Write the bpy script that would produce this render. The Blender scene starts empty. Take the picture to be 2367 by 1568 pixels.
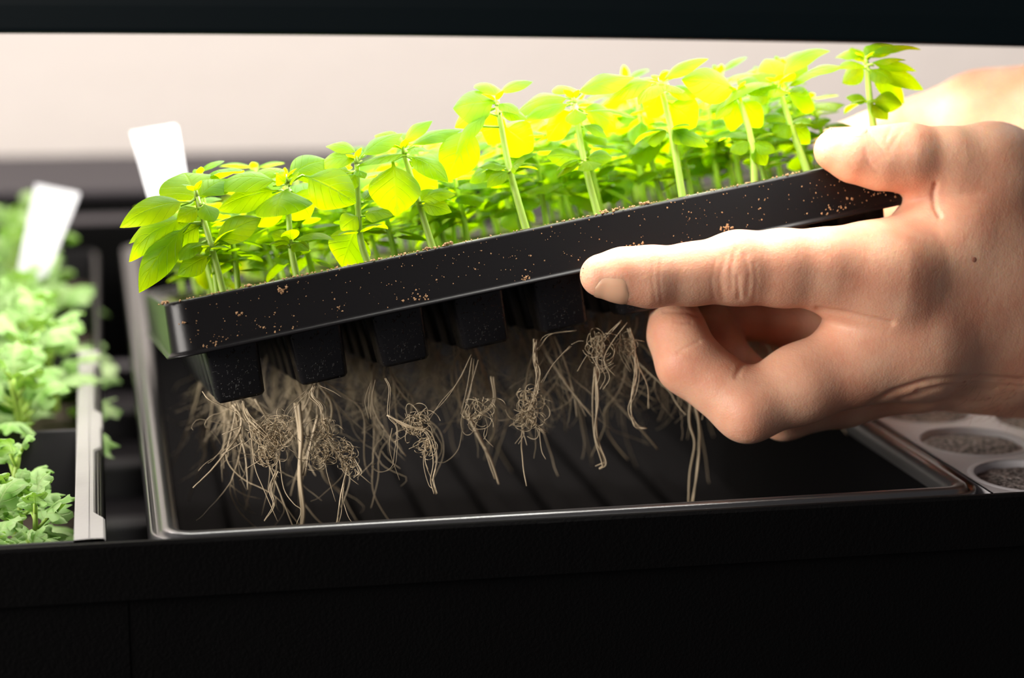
import bpy, math, random
import numpy as np
from mathutils import Vector, Matrix

# ------------------------------------------------------------------ camera, world, lights, exposure
F, CX, CY = 4400.0, 1183.5, 784.0           # focal length and centre in pixels of the 2367x1568 frame
BASE = 0.95                                  # height of the tray rims above the floor
def nz(v):
    v = np.array(v, float); return v / np.linalg.norm(v)
def ortho(xa, ya):
    ya = nz(ya); xa = np.array(xa, float); xa = nz(xa - ya * xa.dot(ya))
    return xa, ya, np.cross(xa, ya)
_X, _Y, _Z = ortho((20662, 806, -4400), (-975, 973, -4400))
M3 = np.stack([_X, _Y, _Z], 1)               # world -> camera
def ray(x, y): return np.array(((x - CX) / F, -(y - CY) / F, -1.0))
CAM = -(M3.T @ (0.5534 * ray(345, 1252))) + np.array((0, 0, BASE))
def P(x, y, d):
    """photo point at a distance in front of the camera -> world"""
    return CAM + M3.T @ (d * ray(x, y))
def PR(p):
    c = M3 @ (np.asarray(p, float) - CAM)
    return (CX + F * c[0] / -c[2], CY - F * c[1] / -c[2], -c[2])
UP = np.array((0, 0, 1.0))
TOCAM = M3.T @ np.array((0, 0, 1.0)); RIGHT = M3.T @ np.array((1.0, 0, 0))
scene = bpy.context.scene
cam = bpy.data.cameras.new('camera'); cam_ob = bpy.data.objects.new('camera', cam)
scene.collection.objects.link(cam_ob); scene.camera = cam_ob
cam.sensor_width = 36.0; cam.lens = F * 36.0 / 2367.0; cam.clip_start = 0.02; cam.clip_end = 50
mw = Matrix(M3.T.tolist()).to_4x4(); mw.translation = Vector(CAM); cam_ob.matrix_world = mw
cam.dof.use_dof = True; cam.dof.focus_distance = 0.594; cam.dof.aperture_fstop = 5.6; cam.dof.aperture_blades = 7
scene.view_settings.view_transform = 'Standard'; scene.view_settings.look = 'None'
scene.view_settings.exposure = 0.0; scene.view_settings.gamma = 1.0; scene.view_settings.use_curve_mapping = False
world = bpy.data.worlds.new('world'); scene.world = world; world.use_nodes = True
bg = world.node_tree.nodes['Background']; bg.inputs[0].default_value = (0.95, 0.93, 1.0, 1); bg.inputs[1].default_value = 0.10
def area(name, loc, target, sx, sy, power, col=(1, 1, 1), spread=math.pi):
    l = bpy.data.lights.new(name, 'AREA'); l.shape = 'RECTANGLE'; l.size = sx; l.size_y = sy; l.energy = power; l.color = col
    l.spread = spread
    o = bpy.data.objects.new(name, l); scene.collection.objects.link(o); o.location = loc
    o.rotation_euler = (Vector(target) - Vector(loc)).to_track_quat('-Z', 'Y').to_euler(); return o
area('left_fill', (-1.38, -0.38, BASE + 0.38), (0.10, 0.06, BASE), 0.9, 0.6, 38, (1, 0.94, 0.88))  # added soft fill from off-frame left, no window there
area('wall_fill', (0.15, 0.62, BASE + 1.05), (0.25, 1.25, BASE + 0.02), 2.0, 0.2, 34, (1, 0.93, 0.88))  # added unseen area light that only brightens the back wall
LAMP = 16.5                                   # radiance of the grow light panel

# ------------------------------------------------------------------ helpers
col = scene.collection
random.seed(7); rng = np.random.default_rng(7)
def new_mat(name):
    m = bpy.data.materials.new(name); m.use_nodes = True
    nt = m.node_tree; return m, nt, nt.nodes['Principled BSDF']
def N(nt, t, **kw):
    n = nt.nodes.new(t)
    for k, v in kw.items(): setattr(n, k, v)
    return n
def add_bump(nt, bsdf, scale, dist, detail=3, ramp=None, strength=1.0, obj=True):
    tc = N(nt, 'ShaderNodeTexCoord'); no = N(nt, 'ShaderNodeTexNoise'); no.inputs['Scale'].default_value = scale
    no.inputs['Detail'].default_value = detail
    nt.links.new(tc.outputs['Object'], no.inputs['Vector'])
    b = N(nt, 'ShaderNodeBump'); b.inputs['Distance'].default_value = dist; b.inputs['Strength'].default_value = strength
    src = no.outputs[0]
    if ramp:
        r = N(nt, 'ShaderNodeValToRGB'); r.color_ramp.elements[0].position = ramp[0]; r.color_ramp.elements[1].position = ramp[1]
        nt.links.new(src, r.inputs[0]); src = r.outputs[0]
    nt.links.new(src, b.inputs['Height']); nt.links.new(b.outputs[0], bsdf.inputs['Normal'])
    return tc, no, b
def plastic(name, c, rough=0.35, spec=0.5, bump=(300, 0.0001)):
    m, nt, b = new_mat(name); b.inputs['Base Color'].default_value = (*c, 1); b.inputs['Roughness'].default_value = rough
    b.inputs['Specular IOR Level'].default_value = spec
    if bump: add_bump(nt, b, bump[0], bump[1])
    return m
def leaf_mat(name, c_hi, c_lo, t_hi, t_lo, gloss=0.35, trans=0.5, scale=60):
    m, nt, b = new_mat(name); out = nt.nodes['Material Output']
    tc = N(nt, 'ShaderNodeTexCoord'); no = N(nt, 'ShaderNodeTexNoise'); no.inputs['Scale'].default_value = scale
    nt.links.new(tc.outputs['Object'], no.inputs['Vector'])
    uv = N(nt, 'ShaderNodeUVMap'); sep = N(nt, 'ShaderNodeSeparateXYZ'); nt.links.new(uv.outputs[0], sep.inputs[0])
    # veins: side veins run out from the midrib; v = 0.5 is the midrib
    s1 = N(nt, 'ShaderNodeMath', operation='SUBTRACT'); s1.inputs[1].default_value = 0.5; nt.links.new(sep.outputs[1], s1.inputs[0])
    ab = N(nt, 'ShaderNodeMath', operation='ABSOLUTE'); nt.links.new(s1.outputs[0], ab.inputs[0])
    ma = N(nt, 'ShaderNodeMath', operation='MULTIPLY_ADD'); ma.inputs[1].default_value = -0.55
    nt.links.new(ab.outputs[0], ma.inputs[0]); nt.links.new(sep.outputs[0], ma.inputs[2])
    mu = N(nt, 'ShaderNodeMath', operation='MULTIPLY'); mu.inputs[1].default_value = 6.0; nt.links.new(ma.outputs[0], mu.inputs[0])
    fr = N(nt, 'ShaderNodeMath', operation='PINGPONG'); fr.inputs[1].default_value = 0.5; nt.links.new(mu.outputs[0], fr.inputs[0])
    mr = N(nt, 'ShaderNodeMapRange'); mr.inputs[1].default_value = 0.0; mr.inputs[2].default_value = 0.07; mr.inputs[3].default_value = 1; mr.inputs[4].default_value = 0
    nt.links.new(fr.outputs[0], mr.inputs[0])
    mr2 = N(nt, 'ShaderNodeMapRange'); mr2.inputs[1].default_value = 0.0; mr2.inputs[2].default_value = 0.035; mr2.inputs[3].default_value = 1; mr2.inputs[4].default_value = 0
    nt.links.new(ab.outputs[0], mr2.inputs[0])
    mx = N(nt, 'ShaderNodeMath', operation='MAXIMUM'); nt.links.new(mr.outputs[0], mx.inputs[0]); nt.links.new(mr2.outputs[0], mx.inputs[1])
    def mixc(a, bb, fac):
        k = N(nt, 'ShaderNodeMix', data_type='RGBA'); k.inputs[6].default_value = (*a, 1); k.inputs[7].default_value = (*bb, 1)
        nt.links.new(fac, k.inputs[0]); return k.outputs[2]
    ramp = N(nt, 'ShaderNodeMapRange'); ramp.inputs[1].default_value = 0.35; ramp.inputs[2].default_value = 0.65
    nt.links.new(no.outputs[0], ramp.inputs[0])
    dc, tcx = mixc(c_lo, c_hi, ramp.outputs[0]), mixc(t_lo, t_hi, ramp.outputs[0])
    hv = N(nt, 'ShaderNodeMix', data_type='RGBA'); nt.links.new(dc, hv.inputs[6]); hv.inputs[7].default_value = (c_hi[0] * 1.6, c_hi[1] * 1.3, c_hi[2] * 1.3, 1)
    vm = N(nt, 'ShaderNodeMath', operation='MULTIPLY'); vm.inputs[1].default_value = 0.45; nt.links.new(mx.outputs[0], vm.inputs[0]); nt.links.new(vm.outputs[0], hv.inputs[0])
    bp = N(nt, 'ShaderNodeBump'); bp.inputs['Distance'].default_value = 0.00025; bp.inputs['Strength'].default_value = 0.7; bp.invert = True
    nt.links.new(mx.outputs[0], bp.inputs['Height'])
    nt.links.new(hv.outputs[2], b.inputs['Base Color']); b.inputs['Roughness'].default_value = gloss; b.inputs['Specular IOR Level'].default_value = 0.14
    nt.links.new(bp.outputs[0], b.inputs['Normal'])
    tr = N(nt, 'ShaderNodeBsdfTranslucent'); nt.links.new(tcx, tr.inputs[0]); nt.links.new(bp.outputs[0], tr.inputs[1])
    ms = N(nt, 'ShaderNodeMixShader'); ms.inputs[0].default_value = trans
    nt.links.new(b.outputs[0], ms.inputs[1]); nt.links.new(tr.outputs[0], ms.inputs[2]); nt.links.new(ms.outputs[0], out.inputs[0])
    return m
MAT = {}
MAT['bench'] = plastic('bench_black', (0.0022, 0.0020, 0.0021), 0.65, 0.08, (900, 0.0002))
MAT['tray'] = plastic('tray_black', (0.006, 0.0053, 0.0058), 0.34, 0.26, (700, 0.00003))
MAT['housing'] = plastic('lamp_housing', (0.0006, 0.0035, 0.0050), 0.5, 0.15, None)
MAT['deck'] = plastic('plug_deck_grey', (0.46, 0.44, 0.45), 0.45, 0.5, (400, 0.0001))
MAT['strip'] = plastic('pack_rim_sheen', (0.30, 0.285, 0.285), 0.45, 0.5, (500, 0.0001))  # black plastic rim; its grazing reflection is painted in as a grey base colour
MAT['tag'] = plastic('tag_white', (0.66, 0.65, 0.70), 0.4, 0.4, None)
MAT['shelf'] = plastic('shelf_grey', (0.10, 0.095, 0.10), 0.6, 0.3, None)
MAT['rear'] = plastic('rear_bench', (0.030, 0.026, 0.031), 0.6, 0.25, (200, 0.0001))
MAT['wall'] = plastic('wall_beige', (0.72, 0.66, 0.62), 0.8, 0.2, (30, 0.0005))
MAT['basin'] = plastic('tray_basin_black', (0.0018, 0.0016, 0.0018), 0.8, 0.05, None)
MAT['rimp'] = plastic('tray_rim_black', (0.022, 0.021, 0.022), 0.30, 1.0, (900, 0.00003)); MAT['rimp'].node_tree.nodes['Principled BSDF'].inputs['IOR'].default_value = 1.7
MAT['cell'] = plastic('cell_black', (0.008, 0.0075, 0.009), 0.36, 0.4, None)
_nt = MAT['cell'].node_tree; add_bump(_nt, _nt.nodes['Principled BSDF'], 1000, 0.0004, 4, (0.60, 0.72))
m, nt, b = new_mat('soil'); MAT['soil'] = m
tc, no, bm_ = add_bump(nt, b, 900, 0.0009, 6)
r = N(nt, 'ShaderNodeValToRGB'); r.color_ramp.elements[0].color = (0.010, 0.006, 0.004, 1); r.color_ramp.elements[1].color = (0.10, 0.065, 0.045, 1)
nt.links.new(no.outputs[0], r.inputs[0]); nt.links.new(r.outputs[0], b.inputs['Base Color']); b.inputs['Roughness'].default_value = 0.9
m, nt, b = new_mat('dry_soil'); MAT['dry_soil'] = m
tc, no, bm_ = add_bump(nt, b, 700, 0.0012, 7)
r = N(nt, 'ShaderNodeValToRGB'); r.color_ramp.elements[0].color = (0.05, 0.04, 0.035, 1); r.color_ramp.elements[0].position = 0.38
r.color_ramp.elements[1].color = (0.42, 0.36, 0.33, 1); r.color_ramp.elements[1].position = 0.66
nt.links.new(no.outputs[0], r.inputs[0]); nt.links.new(r.outputs[0], b.inputs['Base Color']); b.inputs['Roughness'].default_value = 0.9
m, nt, b = new_mat('crumbs'); MAT['crumb'] = m
b.inputs['Base Color'].default_value = (0.34, 0.19, 0.09, 1); b.inputs['Roughness'].default_value = 0.85
MAT['basil'] = leaf_mat('basil_leaf', (0.10, 0.23, 0.003), (0.030, 0.12, 0.002), (0.70, 0.80, 0.001), (0.40, 0.60, 0.001), 0.42, 0.70)
MAT['mum'] = leaf_mat('lobed_leaf', (0.48, 0.64, 0.32), (0.24, 0.46, 0.11), (0.34, 0.60, 0.05), (0.24, 0.50, 0.03), 0.5, 0.30, 120)
m, nt, b = new_mat('stem'); MAT['stem'] = m
b.inputs['Base Color'].default_value = (0.30, 0.43, 0.07, 1); b.inputs['Roughness'].default_value = 0.45
b.inputs['Subsurface Weight'].default_value = 0.5; b.inputs['Subsurface Radius'].default_value = (0.6, 1.0, 0.2); b.inputs['Subsurface Scale'].default_value = 0.0012
m, nt, b = new_mat('roots'); MAT['root'] = m
b.inputs['Base Color'].default_value = (0.54, 0.43, 0.28, 1); b.inputs['Roughness'].default_value = 0.5
m, nt, b = new_mat('lamp_diffuser'); MAT['lamp'] = m
b.inputs['Base Color'].default_value = (0.8, 0.8, 0.8, 1); b.inputs['Emission Color'].default_value = (1, 0.97, 0.92, 1); b.inputs['Emission Strength'].default_value = LAMP
def skin_mat(name):
    m, nt, b = new_mat(name)
    tc = N(nt, 'ShaderNodeTexCoord')
    n1 = N(nt, 'ShaderNodeTexNoise'); n1.inputs['Scale'].default_value = 55; n1.inputs['Detail'].default_value = 4
    nt.links.new(tc.outputs['Object'], n1.inputs['Vector'])
    r = N(nt, 'ShaderNodeValToRGB')
    r.color_ramp.elements[0].position = 0.36; r.color_ramp.elements[0].color = (0.70, 0.33, 0.21, 1)
    r.color_ramp.elements[1].position = 0.64; r.color_ramp.elements[1].color = (0.79, 0.46, 0.31, 1)
    nt.links.new(n1.outputs[0], r.inputs[0]); nt.links.new(r.outputs[0], b.inputs['Base Color'])
    b.inputs['Roughness'].default_value = 0.50; b.inputs['Specular IOR Level'].default_value = 0.35
    b.inputs['Subsurface Weight'].default_value = 0.65; b.inputs['Subsurface Radius'].default_value = (1.0, 0.30, 0.13)
    b.inputs['Subsurface Scale'].default_value = 0.0045
    v = N(nt, 'ShaderNodeTexVoronoi'); v.inputs['Scale'].default_value = 1300
    n2 = N(nt, 'ShaderNodeTexNoise'); n2.inputs['Scale'].default_value = 420; n2.inputs['Detail'].default_value = 4
    nt.links.new(tc.outputs['Object'], v.inputs['Vector']); nt.links.new(tc.outputs['Object'], n2.inputs['Vector'])
    ad = N(nt, 'ShaderNodeMath', operation='MULTIPLY_ADD'); ad.inputs[1].default_value = 0.45
    nt.links.new(v.outputs[0], ad.inputs[0]); nt.links.new(n2.outputs[0], ad.inputs[2])
    bp = N(nt, 'ShaderNodeBump'); bp.inputs['Distance'].default_value = 0.00022; bp.inputs['Strength'].default_value = 0.6
    nt.links.new(ad.outputs[0], bp.inputs['Height']); nt.links.new(bp.outputs[0], b.inputs['Normal'])
    return m
MAT['skin'] = skin_mat('skin')
m, nt, b = new_mat('nail'); MAT['nail'] = m
b.inputs['Base Color'].default_value = (0.76, 0.44, 0.28, 1); b.inputs['Roughness'].default_value = 0.38
b.inputs['Subsurface Weight'].default_value = 0.4; b.inputs['Subsurface Radius'].default_value = (1, .35, .2); b.inputs['Subsurface Scale'].default_value = 0.002

class MB:
    def __init__(s): s.v = []; s.f = []; s.uv = []
    def add(s, v, f, uv=None):
        o = len(s.v); s.v += [tuple(map(float, p)) for p in v]; s.f += [tuple(o + i for i in q) for q in f]
        s.uv += list(uv) if uv is not None else [(0, 0)] * len(v)
    def mesh(s, name, mat, smooth=True):
        me = bpy.data.meshes.new(name); me.from_pydata(s.v, [], s.f); me.materials.append(MAT[mat])
        ul = me.uv_layers.new(name='UVMap'); li = np.zeros(len(me.loops), np.int32); me.loops.foreach_get('vertex_index', li)
        ul.data.foreach_set('uv', np.array(s.uv, np.float32)[li].ravel())
        if smooth: me.polygons.foreach_set('use_smooth', [True] * len(me.polygons))
        me.update(); return me
    def build(s, name, mat, parent=None, smooth=True, bevel=None):
        return link(name, s.mesh(name, mat, smooth), parent, bevel)
def link(name, me, parent=None, bevel=None):
    o = bpy.data.objects.new(name, me); col.objects.link(o)
    if parent is not None: o.parent = parent
    if bevel:
        m = o.modifiers.new('bevel', 'BEVEL'); m.width = bevel; m.segments = 3; m.limit_method = 'ANGLE'; m.angle_limit = math.radians(40); m.harden_normals = False
    return o
def empty(name, loc=(0, 0, 0)):
    o = bpy.data.objects.new(name, None); o.empty_display_size = 0.01; o.location = loc; col.objects.link(o); return o
def tag(o, label, cat, group=None, kind=None):
    o['label'] = label; o['category'] = cat
    if group: o['group'] = group
    if kind: o['kind'] = kind
    return o
def box(mb, lo, hi):
    x0, y0, z0 = lo; x1, y1, z1 = hi
    mb.add([(x0, y0, z0), (x1, y0, z0), (x1, y1, z0), (x0, y1, z0), (x0, y0, z1), (x1, y0, z1), (x1, y1, z1), (x0, y1, z1)],
           [(0, 3, 2, 1), (4, 5, 6, 7), (0, 1, 5, 4), (1, 2, 6, 5), (2, 3, 7, 6), (3, 0, 4, 7)])
def rrect(x0, y0, x1, y1, r, n=6):
    pts = []
    for cx, cy, a0 in ((x1 - r, y0 + r, -90), (x1 - r, y1 - r, 0), (x0 + r, y1 - r, 90), (x0 + r, y0 + r, 180)):
        for i in range(n + 1):
            a = math.radians(a0 + 90 * i / n); pts.append((cx + r * math.cos(a), cy + r * math.sin(a)))
    return pts
def loft(mb, rings, close=True, cap_last=False):
    """rings: list of equal-length 3-D rings, each closed"""
    n = len(rings[0]); o = []
    for rg in rings: o += rg
    f = []
    for k in range(len(rings) - 1):
        for i in range(n):
            j = (i + 1) % n; f.append((k * n + i, k * n + j, (k + 1) * n + j, (k + 1) * n + i))
    if cap_last: f.append(tuple((len(rings) - 1) * n + i for i in range(n)))
    mb.add(o, f)
def tray_profile(mb, x0, y0, x1, y1, prof, r=0.008, cap=True, n=6):
    """prof: list of (inset, z). a rounded rectangle swept through the profile"""
    rings = []
    for ins, z in prof:
        rr = max(r - ins, 0.0015); rings.append([(px, py, z) for px, py in rrect(x0 + ins, y0 + ins, x1 - ins, y1 - ins, rr, n)])
    loft(mb, rings, cap_last=cap)
def tube(mb, pts, radii, n=6, caps=False):
    pts = [np.asarray(p, float) for p in pts]; k = len(pts)
    a = None; V = []; 
    for i in range(k):
        t = pts[min(i + 1, k - 1)] - pts[max(i - 1, 0)]; t = t / (np.linalg.norm(t) + 1e-12)
        if a is None:
            a = np.cross(t, (0.3, 0.9, 0.2)); 
        a = a - t * a.dot(t); a = a / (np.linalg.norm(a) + 1e-12); bb = np.cross(t, a)
        r = radii[i] if hasattr(radii, '__len__') else radii
        for j in range(n):
            w = 2 * math.pi * j / n; V.append(pts[i] + r * (a * math.cos(w) + bb * math.sin(w)))
    f = [(i * n + j, i * n + (j + 1) % n, (i + 1) * n + (j + 1) % n, (i + 1) * n + j) for i in range(k - 1) for j in range(n)]
    f.append(tuple(range(n - 1, -1, -1))); f.append(tuple((k - 1) * n + j for j in range(n)))
    mb.add(V, f)
def smooth_path(pts, m=6):
    """Catmull-Rom through points"""
    pts = [np.asarray(p, float) for p in pts]; pp = [2 * pts[0] - pts[1]] + pts + [2 * pts[-1] - pts[-2]]; out = []
    for i in range(1, len(pp) - 2):
        p0, p1, p2, p3 = pp[i - 1:i + 3]
        for j in range(m):
            t = j / m; out.append(0.5 * ((2 * p1) + (-p0 + p2) * t + (2 * p0 - 5 * p1 + 4 * p2 - p3) * t * t + (-p0 + 3 * p1 - 3 * p2 + p3) * t ** 3))
    out.append(pts[-1]); return out

def leaf(mb, B, T, width, nrm, arch=0.18, cup=0.25, ns=10, nw=6, lobes=0, fold=0.0, twist=0.0, petiole=0.12, wav=0.0):
    """blade from B to T; arch lifts the middle, cup drops the margins"""
    B, T = np.asarray(B, float), np.asarray(T, float); ax = T - B; L = np.linalg.norm(ax); ax = ax / L
    nrm = np.asarray(nrm, float); nrm = nrm - ax * nrm.dot(ax); nrm = nrm / (np.linalg.norm(nrm) + 1e-9); sd = np.cross(ax, nrm)
    V = []; U = []; ph = random.random() * 6
    for i in range(ns + 1):
        s = i / ns; s2 = max(0.0, (s - petiole) / (1 - petiole))
        w = (math.sin(math.pi * min(1, s2) ** 0.78) ** 0.85 if 0 < s2 < 1 else 0.0) * width * 0.5
        w = max(w, width * (0.03 if s < 0.5 else 0.004))
        c = B + ax * (L * s) + nrm * (arch * L * 4 * s * (1 - s))
        tw = twist * s; sdt = sd * math.cos(tw) + nrm * math.sin(tw); nt_ = nrm * math.cos(tw) - sd * math.sin(tw)
        for j in range(nw + 1):
            v = 2 * j / nw - 1
            ww = w
            if lobes:
                ph2 = math.pi * lobes * s2
                ww = w * (1 - 0.55 * abs(v) ** 1.5 * (0.5 - 0.5 * math.cos(2 * ph2))) 
            off = -cup * abs(v) ** 1.8 * w + fold * abs(v) * w - 0.04 * w * math.exp(-(v / 0.12) ** 2)
            off += wav * w * math.sin(9 * s + ph + (2 if v > 0 else 0)) * v * v
            sh = (0.25 * abs(v) * w * math.sin(math.pi * lobes * s2 * 2 + 0.6)) if lobes else 0.10 * abs(v) * w
            V.append(c + sdt * (v * ww) + nt_ * off + ax * sh); U.append((s, 0.5 + 0.5 * v))
    n = nw + 1
    f = [(i * n + j, i * n + j + 1, (i + 1) * n + j + 1, (i + 1) * n + j) for i in range(ns) for j in range(nw)]
    mb.add(V, f, U)

# ------------------------------------------------------------------ room
def struct(mb, name, mat, smooth=False):
    o = mb.build(name, mat, smooth=smooth); o['kind'] = 'structure'; return o
wy = 0.96
w = MB(); box(w, (-2.2, wy, 0), (2.6, wy + 0.1, 2.6)); struct(w, 'wall_back', 'wall')
w = MB(); box(w, (-2.2, -1.6, -0.05), (2.6, wy, 0)); struct(w, 'floor', 'shelf')

# ------------------------------------------------------------------ shelf, bench
z0 = BASE
w = MB(); box(w, (-0.80, -0.03, z0 - 0.110), (1.05, wy - 0.005, z0 - 0.088))
shelf = w.build('shelf', 'shelf', smooth=False, bevel=0.003); tag(shelf, 'dark shelf board carrying the black growing bench and its trays', 'shelf')
def front_y(x): return -0.0032 - 0.0035 * (x / 0.265)
bench = empty('growing_bench', (0, 0, z0 - 0.088)); tag(bench, 'large black plastic growing bench with a deep front lip, holding the trays', 'bench')
T0 = np.array((0, 0, z0 - 0.088))
def local(mb, o=T0):
    mb.v = [(x - o[0], y - o[1], z - o[2]) for x, y, z in mb.v]; return mb
w = MB()
X0, X1 = -0.62, 0.80; Y1 = 0.605
prof = [(0.0, z0 - 0.0165), (0.0, z0 - 0.0001), (0.0007, z0 + 0.0009), (0.0024, z0 + 0.0008), (0.0029, z0 - 0.004), (0.0031, z0 - 0.085)]
rings = []
for ins, z in prof:
    rings.append([(X0 + ins, front_y(X0) + ins, z), (X1 - ins, front_y(X1) + ins, z), (X1 - ins, Y1 - ins, z), (X0 + ins, Y1 - ins, z)])
loft(w, rings); local(w).build('lip', 'bench', bench, smooth=False)
w = MB(); box(w, (X0 + .004, 0.0, z0 - 0.088), (X1 - .004, Y1 - .004, z0 - 0.083))
local(w).build('base', 'rear', bench, smooth=False)
for xa, xb in ((X0 + 0.006, -0.0068), (-0.0012, X1 - 0.006)):
    w = MB(); box(w, (xa, -0.0004, z0 - 0.088), (xb, 0.002, z0 - 0.016)); local(w).build('front_panel', 'bench', bench, smooth=False)
w = MB(); box(w, (X0 + .004, Y1 + .0002, z0 - 0.006), (X1 - .004, Y1 + 0.036, z0)); local(w).build('back_ledge', 'rear', bench, smooth=False, bevel=0.001)
# cross bars on the bench floor, seen in the gap between the trays
for yb in (0.09, 0.155, 0.23, 0.32, 0.42, 0.52):
    w = MB(); box(w, (X0 + .01, yb, z0 - 0.084), (X1 - .01, yb + 0.014, z0 - 0.0680)); local(w).build('cross_bar', 'shelf', bench, smooth=False, bevel=0.002)
rear = empty('rear_bench', (0, 0, z0 - 0.088)); tag(rear, 'dark blurred bench standing behind the trays against the beige wall', 'bench')
w = MB(); box(w, (-0.9, 0.70, z0 - 0.088), (1.2, 0.93, z0 + 0.001)); local(w).build('body', 'bench', rear, smooth=False)
w = MB(); box(w, (-0.9, 0.705, z0 + 0.001), (1.2, 0.90, z0 + 0.006)); local(w).build('top_board', 'rear', rear, smooth=False, bevel=0.002)

# ------------------------------------------------------------------ black base tray
def base_tray(name, x0, y0, x1, y1, label, ribs=True):
    t = empty(name, (x0, y0, z0 - 0.083)); tag(t, label, 'tray'); o = np.array((x0, y0, z0 - 0.083))
    w = MB()
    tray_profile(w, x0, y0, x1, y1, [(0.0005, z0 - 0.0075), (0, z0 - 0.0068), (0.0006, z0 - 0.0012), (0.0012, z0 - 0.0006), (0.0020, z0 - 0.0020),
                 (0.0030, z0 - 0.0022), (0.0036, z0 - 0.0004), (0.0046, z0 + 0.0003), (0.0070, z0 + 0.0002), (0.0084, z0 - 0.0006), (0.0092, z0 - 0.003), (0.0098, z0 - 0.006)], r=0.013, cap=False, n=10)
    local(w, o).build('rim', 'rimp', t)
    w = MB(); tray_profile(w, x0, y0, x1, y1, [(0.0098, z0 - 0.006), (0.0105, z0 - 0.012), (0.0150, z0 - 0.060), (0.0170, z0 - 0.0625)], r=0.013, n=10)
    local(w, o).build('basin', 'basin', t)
    if ribs:
        k = 0; xx = x0 + 0.035
        while xx < x1 - 0.03:
            w = MB(); box(w, (xx, y0 + 0.02, z0 - 0.0627), (xx + 0.009, y1 - 0.02, z0 - 0.058)); local(w, o).build('floor_rib', 'basin', t, smooth=False, bevel=0.002); xx += 0.026
    return t
base_tray('carrier_tray', 0.0, 0.0, 0.265, 0.53, 'empty black plastic tray under the raised seedlings, roots hanging into it')

# ------------------------------------------------------------------ grey plug tray on the right
plug = empty('plug_tray', (0.27, 0.0, z0 - 0.083)); tag(plug, 'pale grey tray with round holes full of dry soil, right of the empty black tray', 'tray')
o_p = np.array((0.27, 0.0, z0 - 0.083))
px0, px1, py0, py1 = 0.2655, 0.53, -0.002, 0.52
holes = []; R = 0.0182
dx, dy = 0.0400, 0.0435
for i in range(7):
    for j in range(12):
        hx = px0 + 0.022 + i * dx; hy = 0.018 + j * dy + (dy / 2 if i % 2 else 0)
        if hx < px1 - .018 and hy < py1 - .018: holes.append((hx, hy))
w = MB()
# deck built as a fine grid with the hole regions cut out, snapped to the circles
nx, ny = 132, 260
gx = np.linspace(px0, px1, nx + 1); gy = np.linspace(py0, py1, ny + 1)
H = np.array(holes); V = []; ins = np.zeros((nx + 1, ny + 1), bool)
zt = z0 - 0.0012
for i in range(nx + 1):
    for j in range(ny + 1):
        p = np.array((gx[i], gy[j])); d = np.hypot(*(H - p).T); k = d.argmin(); q = p
        if d[k] < R - 0.0009: ins[i, j] = True
        elif d[k] < R + 0.0012: q = H[k] + (p - H[k]) / d[k] * R
        V.append((q[0], q[1], zt))
idx = lambda i, j: i * (ny + 1) + j
fs = [(idx(i, j), idx(i + 1, j), idx(i + 1, j + 1), idx(i, j + 1)) for i in range(nx) for j in range(ny)
      if not (ins[i, j] or ins[i + 1, j] or ins[i, j + 1] or ins[i + 1, j + 1])]
w.add(V, fs)
for hx, hy in holes:
    loft(w, [[(hx + q * math.cos(a), hy + q * math.sin(a), zz) for a in [2 * math.pi * k / 40 for k in range(40)]] for q, zz in ((R + .0024, zt - .0001), (R + .0016, zt + .0003), (R + .0002, zt + .0002))])
    rr = [[(hx + (R + .0002 - q) * math.cos(a), hy + (R + .0002 - q) * math.sin(a), zz) for a in [2 * math.pi * k / 32 for k in range(32)]]
          for q, zz in ((-0.0003, zt + .0001), (0.0002, zt - 0.0004), (0.0008, zt - 0.003), (0.003, zt - 0.02), (0.006, zt - 0.05))]
    loft(w, rr, cap_last=True)
box(w, (px0, py0, zt - 0.05), (px0 + .001, py1, zt)); box(w, (px0, py0, zt - 0.05), (px1, py0 + .001, zt))
local(w, o_p).build('deck', 'deck', plug)
w = MB()
for hx, hy in holes:
    rings = []
    for q in (1.0, 0.8, 0.55, 0.25):
        rings.append([(hx + (R - .0002) * q * math.cos(a), hy + (R - .0002) * q * math.sin(a), zt - 0.0022 + 0.0015 * (1 - q * q) + 0.0009 * (random.random() - .5)) for a in [2 * math.pi * k / 24 for k in range(24)]])
    loft(w, rings, cap_last=True)
s = w.build('dry_soil', 'dry_soil'); tag(s, 'dry grey brown soil filling the round holes of the pale tray', 'soil', kind='stuff')

# ------------------------------------------------------------------ grow light
fa, fb = P(-250, 78, 0.530) , P(2650, 104, 0.521)
fz = 0.5 * (P(0, 80, 0.530)[2] + P(2367, 102, 0.521)[2])
fix = empty('grow_light', (0, 0, fz)); tag(fix, 'black grow light hanging right above the basil seedlings', 'lamp')
ex = nz(((fb - fa)[0], (fb - fa)[1], 0)); ey = np.array((-ex[1], ex[0], 0)); Lx = np.linalg.norm((fb - fa)[:2]); o_f = np.array((fa[0], fa[1], fz))
def fx(mb, org=np.array((0, 0, fz))):
    mb.v = [tuple(o_f + ex * x + ey * y + UP * z - org) for x, y, z in mb.v]; return mb
w = MB()
yz = [(0.0015, 0.0), (0.0004, 0.0005), (0.0, 0.0016), (-0.0008, 0.008), (-0.0008, 0.06), (0.004, 0.066), (0.276, 0.066), (0.28, 0.06), (0.28, 0.0016), (0.2785, 0.0), (0.272, 0.0), (0.272, 0.004), (0.008, 0.004), (0.008, 0.0)]
n = len(yz); segs = 12; V = []
for i in range(segs + 1):
    t = i / segs; sag = -0.0012 * (t - 0.35) ** 2 * 4
    for y, z in yz: V.append((Lx * t, y, z + sag + 0.0005))
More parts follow.
